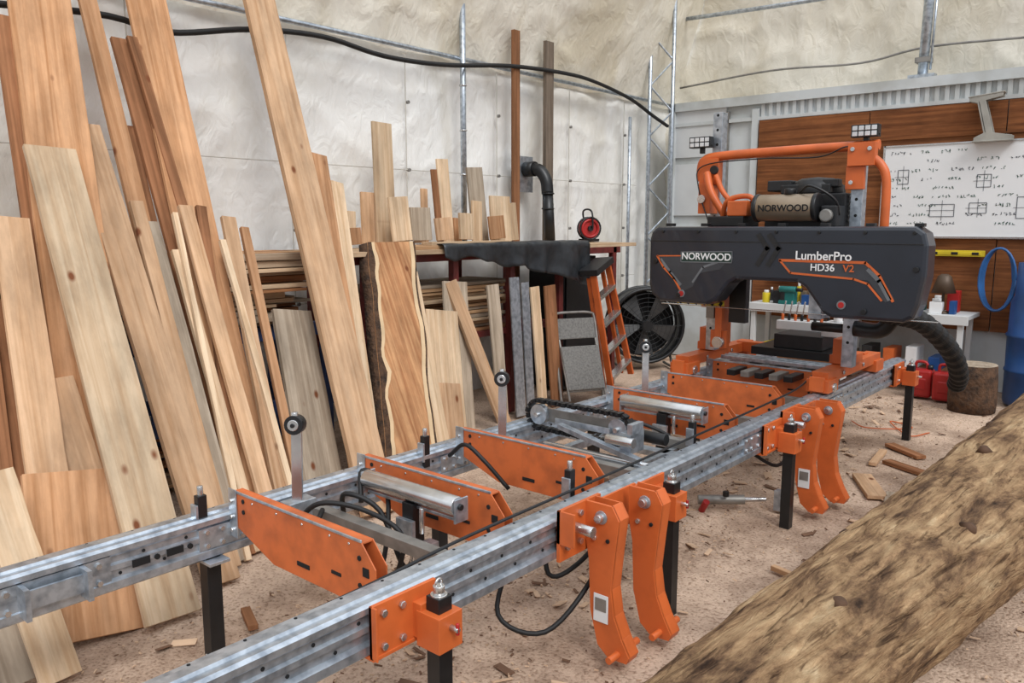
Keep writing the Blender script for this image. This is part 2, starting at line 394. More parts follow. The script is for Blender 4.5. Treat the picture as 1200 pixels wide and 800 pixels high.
# live-edge slab
slab_m=remap(wood('slab_heartwood',(216,164,118),(166,108,70)),lambda s:(.01,s[0]*.8,s[2]*1.2) if s[0]>20 else (s[0],s[0],s[2]))
sap=mat('sapwood',(222,192,152),.8,0,.1,6)
g=G('live_edge_slab')
n=30;rows=[]
for k in range(n+1):
    t=k/n;z=t*1.5
    y=3.40+.47*t;yl=y-.245+.03*noise.noise(Vector((0,0,z*4)));yr=y+.245+.035*noise.noise(Vector((5,0,z*3)))
    x=-3.78-.48*z
    rows.append([g.bm.verts.new(q) for q in((x,yl,z),(x+.05,yl+.035,z+.02),(x+.055,yr-.02,z+.02),(x,yr,z))])
for k in range(n):
    g.face([rows[k][0],rows[k][1],rows[k+1][1],rows[k+1][0]],bark_m,True)
    g.face([rows[k][1],rows[k][2],rows[k+1][2],rows[k+1][1]],slab_m)
    g.face([rows[k][2],rows[k][3],rows[k+1][3],rows[k+1][2]],bark_m,True)
    g.face([rows[k][3],rows[k][0],rows[k+1][0],rows[k+1][3]],W[3])
    a,b=rows[k],rows[k+1]
    def ff(kk): return .10+.08*noise.noise(Vector((1,2,kk*.35)))
    def edge(r_,fa,h=.004): return r_[1].co.lerp(r_[2].co,fa)+Vector((h,0,h*.5))
    g.face([g.bm.verts.new(q) for q in(edge(a,0,.006),edge(a,ff(k),.006),edge(b,ff(k+1),.006),edge(b,0,.006))],bark_m)
    g.face([g.bm.verts.new(q) for q in(edge(a,ff(k)),edge(a,ff(k)*1.3+.04),edge(b,ff(k+1)*1.3+.04),edge(b,ff(k+1)))],sap)
    g.face([g.bm.verts.new(q) for q in(edge(a,1-ff(k+40)*.35),edge(a,1),edge(b,1),edge(b,1-ff(k+41)*.35))],bark_m)
    g.face([g.bm.verts.new(q) for q in(edge(a,1-ff(k+40)*.35-.08),edge(a,1-ff(k+40)*.35),edge(b,1-ff(k+41)*.35),edge(b,1-ff(k+41)*.35-.08))],sap)
g.face(rows[0][::-1],W[1]);g.face(rows[-1],W[1])
g.done()
# storage rack with lumber
g=G('storage_rack',bevel=.003)
for y in (.6,2.45,3.35):
    for x in(-4.55,-5.2): g.bb(x-.03,x+.03,y-.03,y+.03,0,1.0,bluesteel)
for z in(.95,.45): g.bb(-4.6,-4.54,.5,3.45,z-.05,z+.04,bluesteel);g.bb(-5.2,-5.14,.5,3.45,z-.05,z+.04,bluesteel)
g.done()
g=G('lumber_stack',bevel=.002)
def hwood(nm,l,d): return remap(wood(nm,l,d,knot=False),lambda s:(s[0],s[2],s[0]))
Wh=[hwood('stack_fir',(214,172,130),(176,132,92)),hwood('stack_cedar',(178,126,86),(136,90,60)),hwood('stack_grey',(190,172,150),(152,130,108)),hwood('stack_pale',(222,194,160),(190,154,118))]
z=1.0
while z<1.44:
    x=-5.2;th=random.choice([.022,.028,.045])
    while x<-4.6:
        w=random.uniform(.09,.2)
        ya=.3+random.uniform(-.2,.2);yb=3.3+random.uniform(-.5,.2)
        g.box(((x+w/2+random.uniform(-.01,.02)),(ya+yb)/2,z+th/2),(w-.006,yb-ya,th-.003),random.choice(Wh),Euler((0,0,random.uniform(-.01,.01))).to_matrix());x+=w
    z+=th+.003
g.done()
g=G('lumber_offcuts_pile')
for k in range(16):
    y=random.uniform(1.0,3.2);x=random.uniform(-5.0,-4.7)
    g.box((x,y,.05+k*.022),(random.uniform(.08,.18),random.uniform(.5,1.2),.02),random.choice(Wh),Euler((0,0,random.uniform(-.1,.1))).to_matrix())
g.done()
# workbench table (centre)
g=G('lumber_rack_table',bevel=.003)
for y in(3.7,4.6,5.3,6.0,6.9):
    g.bb(-4.56,-4.5,y-.03,y+.03,0,1.42,maroon);g.bb(-5.2,-5.14,y-.03,y+.03,0,1.42,maroon)
g.bb(-4.56,-4.5,3.5,7.0,1.36,1.42,maroon)
g.bb(-5.25,-4.42,3.5,6.2,1.42,1.455,Wh[3])
g.bb(-5.25,-4.5,6.2,7.3,1.42,1.455,Wh[3])
g.bb(-4.75,-4.45,3.9,5.4,1.455,1.485,Wh[0]);g.bb(-4.58,-4.46,4.3,5.2,1.485,1.51,Wh[3])
for k in range(14): g.bb(-5.2,-4.6+random.uniform(-.06,.03),3.75+random.uniform(0,.2),5.0+random.uniform(0,.5),.75+k*.03,.775+k*.03,random.choice(Wh))
g.bb(-5.2,-4.55,3.7,6.0,.70,.75,maroon)
g.done()
g=G('black_tarp')
nu,nv=60,22;V=[]
for i in range(nu+1):
    row=[]
    for j in range(nv+1):
        y=4.35+1.95*i/nu;t=j/nv
        L0=.10+.32*(i/nu)**1.5+.05*noise.noise(Vector((i*.15,0,0)))
        s=t*(L0+.3)
        if s<.3: p=Vector((-4.69+s*.95,y,1.495))
        else: p=Vector((-4.39+.03*math.sin(y*16+noise.noise(Vector((y*2,0,0)))*3)*min(1,(s-.3)*6),y,1.49-(s-.3)))
        p+=Vector((.012,0,.01))*noise.noise(Vector((y*4,s*5,2)))
        row.append(g.bm.verts.new(p))
    V.append(row)
for i in range(nu):
    for j in range(nv): g.face([V[i][j],V[i+1][j],V[i+1][j+1],V[i][j+1]],tarp_m,True)
o=g.done();sm=o.modifiers.new('s','SOLIDIFY');sm.thickness=.003
for y,z,w,mi in((4.38,2.46,.2,2),(4.22,1.9,.14,0),(4.32,1.86,.1,4),(4.5,1.84,.17,2),(4.68,1.72,.12,0),(4.8,2.1,.06,3),(4.86,1.95,.07,0),(4.98,2.2,.13,2),(5.12,1.7,.1,1),(5.38,2.15,.2,4),(5.28,1.85,.12,2),(5.6,1.9,.27,2),(6.0,1.85,.13,2),(5.82,1.68,.1,0),(4.05,1.75,.12,2),(3.95,1.62,.1,1)):
    x=-5.12+random.uniform(-.02,.22)
    g=G('wooden_offcut',bevel=.002);h=z-1.49
    g.box((0,0,0),(.022,w,h),W[mi]);o=g.done(Matrix.Translation((x,y,1.49+h/2))@Euler((random.uniform(-.06,.06),math.radians(-4),0)).to_matrix().to_4x4())
for y,z,w,mi in((4.3,1.86,.2,2),(4.52,1.78,.22,4),(4.78,1.7,.18,0),(5.05,1.74,.16,2),(5.45,1.72,.2,1)):
    g=G('wooden_offcut',bevel=.002);h=z-1.515
    g.box((0,0,0),(.022,w,h),W[mi]);g.done(Matrix.Translation((-4.82,y,1.515+h/2))@Euler((random.uniform(-.1,.1),math.radians(-5),0)).to_matrix().to_4x4())
for y,z,w,mm in((6.2,3.5,.09,W[3]),(6.72,3.48,.13,greypost)):
    g=G('wooden_post',bevel=.003);g.bb(-.02,.02,-w/2,w/2,-z/2,z/2,mm);g.done(Matrix.Translation((-5.23,y,z/2)))
g=G('flue_pipe')
g.box((-5.33,6.45,2.15),(.01,.28,.36),galv)
g.cyl((-5.32,6.47,2.2),(-5.2,6.47,2.2),.075,black,18)
g.tube([(-5.24,6.47,2.2),(-5.15,6.49,2.18),(-5.08,6.5,2.08),(-5.06,6.5,1.95)],.062,black,14)
g.cyl((-5.06,6.5,1.97),(-5.04,6.52,1.46),.055,black,16)
for z in(1.95,1.8): g.torus((-5.055,6.5,z),(0,0,1),.058,.008,black)
g.done()
g=G('hose_reel',bevel=.002)
c=Vector((-5.0,7.15,1.60));ax=Vector((.75,-.5,0)).normalized()
g.cyl(c-ax*.03,c+ax*.03,.08,red,24);g.torus(c+ax*.04,ax,.115,.01,black);g.torus(c-ax*.04,ax,.115,.01,black);g.cyl(c-ax*.06,c+ax*.06,.03,black,12)
for k in(-.035,0,.035): g.torus(c+ax*k,ax,.09,.016,red)
g.box((-5.0,7.15,1.475),(.16,.16,.03),black);g.cyl((-5.06,7.2,1.47),(-5.0,7.2,1.62),.01,black,8)
g.tube([(-5.08,7.2,1.6),(-5.08,7.15,1.78),(-4.95,7.12,1.78),(-4.93,7.12,1.6)],.01,black,8)
g.done()
g=G('black_cabinet',bevel=.006)
g.bb(-5.12,-4.68,6.28,6.82,.02,1.33,black);g.bb(-4.68,-4.66,6.30,6.80,.7,1.31,blackp);g.bb(-4.68,-4.66,6.30,6.80,.05,.68,blackp)
g.done()
g=G('hanging_cable')
g.tube([(-5.2,.8,2.75),(-5.2,2.18,2.9),(-5.2,2.67,2.87),(-5.22,3.3,3.0),(-5.2,3.9,3.05),(-5.2,4.5,3.0),(-5.2,5.19,3.03),(-5.2,6.11,3.15),(-5.2,7.0,3.2),(-5.2,7.55,3.18),(-5.18,8.2,3.08),(-5.12,8.6,2.93),(-5.05,8.85,2.82)],.02,rubber,8)
g.done()
# folding chair
ch=empty('folding_chair')
R=Matrix.Translation((-4.2,5.95,0))@Euler((0,math.radians(-16),math.radians(-28))).to_matrix().to_4x4()@Matrix.Scale(.98,4)
def T(p): return R@Vector(p)
g=G('frame',ch,.001)
g.tube([T(q) for q in((.0,-.22,0),(0,-.22,.4),(0,-.22,.8),(0,-.18,.87),(0,0,.88),(0,.18,.87),(0,.22,.8),(0,.22,.4),(0,.22,0))],.014,greysteel,8)
g.tube([T(q) for q in((.12,-.19,0.03),(.05,-.19,.5),(.03,-.19,.62))],.012,greysteel,8,3);g.tube([T(q) for q in((.12,.19,0.03),(.05,.19,.5),(.03,.19,.62))],.012,greysteel,8,3)
g.tube([T((.1,-.19,.12)),T((.1,.19,.12))],.01,greysteel);g.done()
g=G('back',ch,.01)
g.prism([T(q) for q in((.01,-.2,.62),(.01,.2,.62),(.01,.2,.82),(.01,-.2,.82))],R.to_3x3()@Vector((.02,0,0)),greyfab);g.done()
g=G('seat',ch,.01)
g.prism([T(q) for q in((.1,-.19,.12),(.1,.19,.12),(.04,.2,.54),(.04,-.2,.54))],R.to_3x3()@Vector((.03,0,0.01)),greyfab);g.done()
# step ladder
g=G('step_ladder',bevel=.003)
R=Matrix.Translation((-4.28,6.70,0))@Euler((math.radians(17),math.radians(-4),math.radians(8))).to_matrix().to_4x4()
for sgn in(-1,1):
    g.prism([T((0,sgn*.24-.015,0.07)),T((0,sgn*.24+.015,0.07)),T((0,sgn*.16+.015,1.3)),T((0,sgn*.16-.015,1.3))],R.to_3x3()@Vector((.06,0,0)),orange)
    g.prism([T((-.08,sgn*.21-.012,0.09)),T((-.08,sgn*.21+.012,0.09)),T((-.05,sgn*.15+.012,1.25)),T((-.05,sgn*.15-.012,1.25))],R.to_3x3()@Vector((.04,0,0)),orange)
for k in range(4):
    z=.22+k*.27;w=.23-.07*z/1.3
    g.prism([T((-.01,-w,z)),T((-.01,w,z)),T((-.01,w,z+.035)),T((-.01,-w,z+.035))],R.to_3x3()@Vector((.08,0,0)),steel)
g.prism([T((-.1,-.19,1.28)),T((-.1,.19,1.28)),T((-.1,.19,1.34)),T((-.1,-.19,1.34))],R.to_3x3()@Vector((.19,0,0)),blackp)
g.done()
# drum fan
g=G('drum_fan',bevel=.002)
ax=Vector((.72,-.69,0)).normalized();c=Vector((-4.80,8.0,.5))
for k in(-.14,.14): g.torus(c+ax*k,ax,.42,.02,black,40)
g.cyl(c-ax*.14,c+ax*.14,.42,black,40,caps=False)
for rr in(.07,.12,.17,.22,.27,.32,.37): g.torus(c+ax*.15,ax,rr,.003,blackp,36,6)
a,b=g.ringframe(ax)
for k in range(16):
    o=a*math.cos(k*math.pi/8)+b*math.sin(k*math.pi/8);g.cyl(c+ax*.15+o*.06,c+ax*.15+o*.42,.003,blackp,6)
fanm=mat('fan_blade',(84,84,84),.5,.3)
for k in range(5):
    t=k*2*math.pi/5;o=a*math.cos(t)+b*math.sin(t);q=a*math.cos(t+.6)+b*math.sin(t+.6)
    g.prism([c+o*.06,c+o*.36,c+q*.36+ax*.06,c+q*.06+ax*.02],ax*.005,fanm)
g.cyl(c-ax*.08,c+ax*.155,.06,black,20);g.cyl(c-ax*.1,c-ax*.13,.38,dark,24)
for s_ in(-1,1):
    d=Vector((-ax.y,ax.x,0))*s_*.3
    g.tube([c+d+Vector((0,0,-.3)),Vector((c.x,c.y,.02))+d+ax*.15,Vector((c.x,c.y,.02))+d-ax*.2],.015,black,8,1)
g.done()
# ================= SAWMILL =================
sm_=empty('portable_sawmill')
XN,XB=-1.735,-2.70
prof=[(-.055,.56),(-.055,.585),(-.045,.592),(-.022,.592),(-.016,.600),(.016,.600),(.022,.592),(.045,.592),(.056,.584),(.056,.566),(.046,.560),(.040,.553),(.040,.532),(.050,.526),(.050,.508),(.040,.502),(.040,.478),(.056,.470),(.056,.444),(.050,.438),(-.02,.438),(-.02,.445),(.036,.447),(.03,.55),(-.05,.552)]
for nm,X,y0,y1 in(('rail_1',XN,-.4,6.78),('rail_2',XB,-.4,6.6)):
    g=G(nm,sm_,.0)
    g.prism([(X+a,y0,b) for a,b in prof],(0,y1-y0,0),galv)
    y=y0+.05
    while y<y1:
        xf=X+.0405
        g.cyl((xf,y,.542),(xf+.002,y,.542),.006,dark,8);g.cyl((xf,y+.07,.49),(xf+.002,y+.07,.49),.006,dark,8)
        g.cyl((X-.035,y,.5915),(X-.035,y,.5935),.005,dark,8)
        y+=.1525
    for yj in(1.5,2.72,3.95,5.2):
        g.bb(X+.038,X+.0525,yj-.13,yj+.13,.475,.555,galv)
        for dy in(-.1,-.04,.04,.1):
            for z in(.49,.54): g.cyl((X+.05,yj+dy,z),(X+.06,yj+dy,z),.009,steel,6)
    if nm=='rail_2':
        o_=.16
        g.bb(X+.04,X+.12,.62+o_,.635+o_,.46,.56,galv);g.bb(X+.04,X+.12,.80+o_,.815+o_,.46,.56,galv);g.bb(X+.04,X+.05,.55+o_,.9+o_,.455,.56,galv);g.bb(X+.07,X+.08,.62+o_,.82+o_,.48,.54,galv)
        for y in(.59,.86): 
            for z in(.48,.54): g.cyl((X+.05,y+o_,z),(X+.06,y+o_,z),.01,steel,6)
        for y in(1.16,1.28):
            g.box((X+.052,y,.51),(.004,.06,.026),dark);g.cyl((X+.05,y+.055,.51),(X+.056,y+.055,.51),.010,dark,10)
    g.done()
# bunks
BY=[1.5,2.1,2.7,4.0,4.65,5.3]
g=G('bunks',sm_,.0015)
for y in BY:
    pf=[(-2.645,.672),(-1.89,.672),(-1.825,.60),(-1.825,.50),(-1.88,.46),(-2.38,.46),(-2.645,.555)]
    g.prism([(a,y,b) for a,b in pf],(0,.005,0),orange2)
    g.prism([(a,y+.045,b) for a,b in pf],(0,.004,0),orange2)
    g.bb(-2.645,-1.89,y+.004,y+.046,.664,.671,orange2)
    g.bb(-2.645,-1.89,y-.002,y+.004,.671,.680,galv)
    g.bb(-2.652,-2.60,y-.006,y-.001,.50,.685,galv)
    g.bb(-1.83,-1.79,y-.004,y+.05,.49,.56,galv)
    for z in(.53,.58,.64): g.cyl((-2.63,y-.014,z),(-2.63,y-.004,z),.009,steel,6)
    for x,z in((-2.56,.61),(-2.56,.65),(-1.9,.53),(-1.9,.62)): g.cyl((x,y-.004,z),(x,y+.001,z),.009,dark,8)
    g.box((-2.2,y-.001,.51),(.07,.004,.016),dark);g.box((-2.02,y-.001,.535),(.05,.004,.012),dark);g.box((-1.87,y-.001,.58),(.03,.004,.03),dark)
    for x in(-2.5,-2.35,-2.2,-2.05,-1.95): g.cyl((x,y-.003,.655),(x,y,.655),.005,steel,6)
g.done()
g=G('cross_members',sm_,.002)
for y in(1.80,3.02,3.62,4.3,5.0,6.3): g.bb(-2.68,-1.76,y,y+.05,.50,.545,greysteel)
for y in(3.15,3.5,6.5): g.bb(-2.68,-1.76,y,y+.07,.47,.50,galv)
for x in(-2.45,-2.0): g.bb(x,x+.04,3.05,3.65,.46,.50,galv)
g.bb(-2.2,-2.15,4.1,4.6,.5,.53,galv);g.bb(-2.5,-2.2,4.3,4.34,.545,.60,galv)
g.done()
g=G('log_rollers',sm_,.002)
for y in(2.0,3.9):
    g.cyl((-2.47,y,.635),(-1.96,y,.635),.036,steel,24)
    g.cyl((-2.49,y,.635),(-1.94,y,.635),.012,black,10)
    for x in(-2.475,-1.955): g.box((x,y+.01,.62),(.008,.07,.09),galv)
    g.box((-2.21,y+.015,.585),(.5,.045,.012),galv)
    g.box((-2.2,y,.50),(.06,.06,.2),black);g.box((-2.2,y-.04,.48),(.09,.02,.12),galv);g.cyl((-2.2,y,.3),(-2.2,y,.45),.016,steel,10)
    g.cyl((-2.12,y-.03,.5),(-2.12,y-.03,.6),.01,steel,8);g.box((-2.08,y-.03,.43),(.05,.05,.1),galv)
g.done()
g=G('side_supports',sm_,.002)
Rz=Euler((math.radians(-4),0,math.radians(35))).to_matrix()
for y in(1.76,2.98,4.36):
    g.box((-2.6,y,.69),(.042,.014,.34),steel,Rz);g.box((-2.6,y+.012,.69),(.02,.02,.34),galv,Rz)
    ax=Rz@Vector((0,-1,0));c=Vector((-2.603,y-.0,.88))
    g.cyl(c-ax*.03,c+ax*.018,.038,black,22);g.cyl(c-ax*.03,c+ax*.024,.022,steel,18);g.cyl(c,c+ax*.03,.009,black,10);g.cyl(c,c+Vector((0,0,.05)),.014,steel,10)
    g.box((-2.6,y,.545),(.07,.12,.07),galv)
for x,y in((-1.84,2.52),(-2.66,2.5),(-2.68,1.40),(-1.84,3.55)):
    g.box((x,y,.60),(.03,.035,.15),black);g.cyl((x,y,.66),(x,y,.71),.011,steel,10);g.box((x,y-.025,.60),(.04,.01,.09),galv)
g.done()
g=G('chain_turner',sm_,.001)
Lh=.25;rr=.075;cx,cy,cz=-2.36,3.3,.64
N_=44;per=4*Lh+2*math.pi*rr
for k in range(N_):
    s=k*per/N_
    if s<2*Lh: p=(cx-Lh+s,cz+rr);an=0
    elif s<2*Lh+math.pi*rr:
        t=(s-2*Lh)/rr;p=(cx+Lh+rr*math.sin(t),cz+rr*math.cos(t));an=t
    elif s<4*Lh+math.pi*rr: p=(cx+Lh-(s-2*Lh-math.pi*rr),cz-rr);an=0
    else:
        t=(s-4*Lh-math.pi*rr)/rr;p=(cx-Lh-rr*math.sin(t),cz-rr*math.cos(t));an=t
    g.box((p[0],cy,p[1]),(.026,.05 if k%2 else .036,.022),black,Euler((0,an,0)).to_matrix())
    g.cyl((p[0],cy-.03,p[1]),(p[0],cy+.03,p[1]),.006,black,6)
g.box((cx,cy+.012,cz),(2*Lh,.006,.07),greysteel)
for x in(cx-Lh,cx+Lh): g.cyl((x,cy-.018,cz),(x,cy+.018,cz),.055,galv,16);g.cyl((x,cy-.04,cz),(x,cy+.04,cz),.014,steel,8)
g.box((cx+.05,cy-.035,cz-.01),(.34,.01,.03),galv)
g.box((cx+.2,cy-.10,cz-.06),(.5,.04,.025),galv,Euler((0,.2,0)).to_matrix());g.box((-2.02,cy-.02,.6),(.06,.12,.10),galv);g.cyl((-2.1,cy-.12,.62),(-1.95,cy-.12,.62),.025,steel,12)
g.cyl((-2.5,cy-.1,.52),(-1.8,cy-.1,.52),.014,steel,10);g.box((-1.98,cy-.06,.68),(.03,.1,.05),galv)
g.cyl((-2.05,cy+.1,.6),(-1.9,cy+.1,.6),.03,black,12)
g.done()
# legs
g=G('legs',sm_,.003)
for y in [1.55,2.92,4.22,6.62]:
    x=-1.60
    g.bb(x-.027,x+.027,y-.027,y+.027,-.02,.575,black)
    g.bb(x-.048,x+.048,y-.048,y+.048,.42,.53,orange);g.bb(-1.677,-1.664,y-.2,y+.05,.43,.59,orange)
    g.bb(-1.675,-1.63,y-.045,y+.045,.44,.55,orange)
    g.bb(-1.80,-1.66,y-.2,y+.05,.425,.437,orange);g.bb(-1.677,-1.645,y-.2,y-.194,.43,.59,orange)
    for dy in(-.16,-.09):
        for z in(.46,.56): g.cyl((-1.664,y+dy,z),(-1.652,y+dy,z),.012,steel,6)
    g.cyl((x,y,.575),(x,y,.605),.018,steel,12);g.cyl((x,y,.57),(x,y,.58),.026,steel,16);g.torus((x,y,.613),(1,0,0),.012,.004,steel,14,6)
    g.cyl((x+.045,y,.49),(x+.08,y,.49),.009,steel,8);g.cyl((x+.075,y,.475),(x+.075,y,.51),.006,red,8)
for y in(1.42,2.6,3.9,5.2,6.3):
    g.bb(-2.70,-2.645,y-.028,y+.028,-.02,.438,black);g.bb(-2.68,-2.6,y-.04,y+.04,.425,.437,galv)
    g.cyl((-2.67,y-.03,.06),(-2.67,y-.04,.06),.008,steel,8)
g.done()
g=G('drive_rope',sm_)
g.tube([(-1.80,-.3,.56),(-1.80,1.3,.575),(-1.80,1.9,.60),(-1.80,3,.612),(-1.80,4.7,.64),(-1.82,5.3,.69),(-1.80,6.6,.61)],.006,black,8,10)
g.done()
g=G('hoses',sm_)
for pts in([(-2.45,1.95,.55),(-2.5,2.0,.66),(-2.4,2.04,.6),(-2.25,1.9,.42),(-2.1,1.7,.45),(-2.3,1.6,.5),(-2.5,1.8,.55)],
           [(-2.5,1.9,.5),(-2.42,1.85,.62),(-2.3,1.92,.56),(-2.2,1.95,.35),(-2.4,2.2,.3)],
           [(-2.55,1.7,.5),(-2.45,1.75,.6),(-2.3,1.85,.58),(-2.15,1.9,.5),(-2.2,1.9,.3)],
           [(-2.62,2.62,.56),(-2.5,2.6,.64),(-2.4,2.62,.58),(-2.3,2.68,.45)],
           [(-1.95,2.3,.38),(-1.9,2.15,.18),(-1.75,2.25,.12),(-1.68,2.45,.28),(-1.7,2.6,.45)],
           [(-1.95,2.5,.42),(-1.85,2.4,.27),(-1.78,2.5,.3),(-1.72,2.7,.45)],
           [(-2.4,3.5,.5),(-2.3,3.6,.6),(-2.1,3.7,.55),(-1.9,3.7,.45)],
           [(-1.8,4.05,.45),(-1.7,4.3,.3),(-1.72,4.6,.35)]):
    g.tube(pts,.010,rubber,8)
g.tube([(-1.68,2.45,.26),(-1.62,2.5,.2),(-1.58,2.52,.14)],.014,steel,8)
g.done()
g=G('hydraulic_jack',bevel=.002)
g.cyl((-2.1,4.15,.05),(-1.88,4.3,.06),.028,greysteel,14);g.cyl((-1.88,4.3,.06),(-1.78,4.37,.065),.014,steel,10);g.cyl((-2.06,4.12,.0),(-2.02,4.1,.07),.02,red,10)
g.box((-1.72,4.42,.06),(.05,.05,.12),galv);g.cyl((-1.95,4.2,.09),(-1.95,4.2,.12),.018,black,10);g.done()
# loading arms
g=G('loading_arms',sm_,.006)
def arm(y,dx):
    pf=[(-1.665,.625),(-1.545,.625),(-1.515,.575),(-1.53,.45),(-1.545,.3),(-1.53,.2),(-1.495,.12),(-1.46,.06),(-1.47,.035),(-1.55,.03),(-1.60,.07),(-1.635,.2),(-1.645,.4),(-1.665,.5)]
    g.prism([(a+dx,y,b) for a,b in pf],(0,.012,0),orange)
    g.prism([(a+dx,y+.062,b) for a,b in pf],(0,.008,0),orange)
    for (a,b),(c,d) in zip(pf[1:8],pf[2:9]):
        g.prism([(a+dx,y+.004,b),(c+dx,y+.004,d),(c+dx,y+.066,d),(a+dx,y+.066,b)],(-.008,0,0),orange)
    g.cyl((-1.59+dx,y-.03,.575),(-1.59+dx,y+.1,.575),.016,steel,12);g.cyl((-1.59+dx,y-.006,.575),(-1.59+dx,y,.575),.026,galv,16)
    g.cyl((-1.62+dx,y-.008,.49),(-1.62+dx,y+.09,.49),.010,steel,8)
    g.cyl((-1.56+dx,y-.007,.49),(-1.56+dx,y+.0,.49),.008,dark,8)
    g.cyl((-1.51+dx,y-.06,.06),(-1.51+dx,y+.14,.06),.014,orange,12)
for yy in(2.38,4.42):
    arm(yy,0.0);arm(yy+.25,.035)
    g.bb(-1.677,-1.662,yy-.16,yy+.1,.43,.625,orange);g.bb(-1.677,-1.60,yy-.16,yy-.15,.5,.625,orange)
    for dy in(-.12,-.04):
        for z in(.48,.59): g.cyl((-1.662,yy+dy,z),(-1.648,yy+dy,z),.012,steel,6)
    g.cyl((-1.66,yy-.08,.545),(-1.57,yy-.08,.545),.02,steel,14)
    g.bb(-1.677,-1.667,yy+.1,yy+.36,.44,.60,orange)
    g.box((-1.585,yy-.003,.22),(.065,.002,.11),white2);g.box((-1.585,yy-.005,.235),(.05,.002,.05),greysteel)
g.done()
# ---------------- carriage + head
g=G('carriage',sm_,.004)
for X in(XB,XN):
    g.bb(X-.05,X+.05,5.02,6.1,.66,.73,orange)
    g.bb(X-.07,X+.07,4.98,5.16,.605,.685,orange);g.bb(X-.07,X+.07,5.95,6.12,.605,.685,orange)
    g.cyl((X-.08,5.08,.63),(X+.08,5.08,.63),.03,steel,14);g.box((X,5.5,.76),(.14,.24,.06),orange)
    g.bb(X-.045,X+.045,5.36,5.52,.735,.9,orange)
    g.box((X,4.97,.66),(.09,.025,.09),orange)
    for y in(5.3,5.7): g.cyl((X+.05,y,.695),(X+.06,y,.695),.014,steel,8)
g.bb(XB,XN,5.9,5.98,.66,.74,orange)
g.bb(-2.685,-2.615,5.34,5.42,.74,2.42,galv)
g.bb(-1.685,-1.615,5.24,5.32,.74,2.10,galv)
for x,y0,zm in((-2.65,5.338,16),(-1.65,5.238,13)):
    for k in range(zm): g.cyl((x,y0,.9+k*.1),(x,y0+.004,.9+k*.1),.010,dark,10)
for x in(-2.65,-1.65):
    g.bb(x-.075,x+.075,5.33,5.5,1.05,1.6,orange)
g.bb(-2.72,-1.58,5.34,5.42,1.35,1.45,orange)
g.bb(-2.70,-1.55,5.12,5.55,1.58,1.63,black)
g.bb(-2.50,-2.45,5.1,5.25,.82,1.35,orange);g.bb(-2.54,-2.42,5.12,5.16,.80,.92,orange);g.bb(-2.42,-2.3,5.14,5.2,.98,1.3,black);g.bb(-2.58,-2.52,5.12,5.2,1.0,1.4,greysteel)
g.bb(-2.75,-2.4,5.02,5.03,1.10,1.13,yellow)
for k in range(6): g.box((-2.72+k*.06,5.015,1.115),(.02,.008,.03),dark,Euler((0,.5,0)).to_matrix())
g.bb(-1.86,-1.78,5.1,5.25,1.05,1.35,galv);g.cyl((-2.47,5.08,.84),(-2.47,5.18,.84),.04,steel,16)
g.bb(-2.9,-1.1,5.06,5.09,1.085,1.09,steel)
# top bar
g.tube([(-2.74,5.3,1.95),(-2.745,5.3,2.03),(-2.72,5.3,2.09),(-2.6,5.3,2.115),(-2.1,5.3,2.125),(-1.55,5.3,2.13)],.032,orange,14)
g.bb(-2.74,-2.60,5.26,5.34,1.92,2.10,orange);g.bb(-2.72,-2.63,5.22,5.34,1.72,1.93,orange)
g.tube([(-2.66,5.22,2.0),(-2.60,5.18,1.86),(-2.5,5.2,1.7)],.026,orange,10);g.tube([(-2.6,5.24,1.98),(-2.52,5.2,1.86),(-2.42,5.2,1.76)],.018,orange,10)
g.cyl((-2.69,5.2,1.82),(-2.69,5.24,1.82),.03,steel,12);g.cyl((-2.62,5.24,2.02),(-2.62,5.26,2.02),.03,black,12)
g.bb(-1.70,-1.54,5.18,5.24,2.0,2.14,orange);g.bb(-1.71,-1.6,5.20,5.235,1.86,2.0,orange)
for x,z in((-1.67,2.1),(-1.57,2.1),(-1.67,1.9)): g.cyl((x,5.17,z),(x,5.18,z),.014,steel,8)
g.tube([(-1.58,5.22,2.06),(-1.51,5.22,2.0),(-1.475,5.22,1.9),(-1.47,5.22,1.62)],.027,orange,12)
g.tube([(-1.68,5.3,2.1),(-1.72,5.2,2.12),(-1.9,5.24,2.07),(-2.3,5.26,2.08),(-2.7,5.24,2.05),(-2.72,5.22,1.9),(-2.6,5.2,1.6)],.005,black,6)
g.done()
g=G('work_lights',sm_,.003)
for x,z in((-2.74,2.215),(-1.63,2.215)):
    y=5.28
    g.box((x,y,z),(.16,.06,.075),black)
    for k in range(4):
        for j in(-1,1): g.box((x-.057+k*.038,y-.031,z+j*.017),(.031,.004,.027),led)
    for k in range(6): g.box((x-.065+k*.026,y+.04,z),(.005,.03,.07),black)
    g.box((x,y+.02,z-.05),(.03,.03,.05),black)
    g.cyl((x-.085,y,z-.02),(x+.085,y,z-.02),.008,black,8)
g.done()
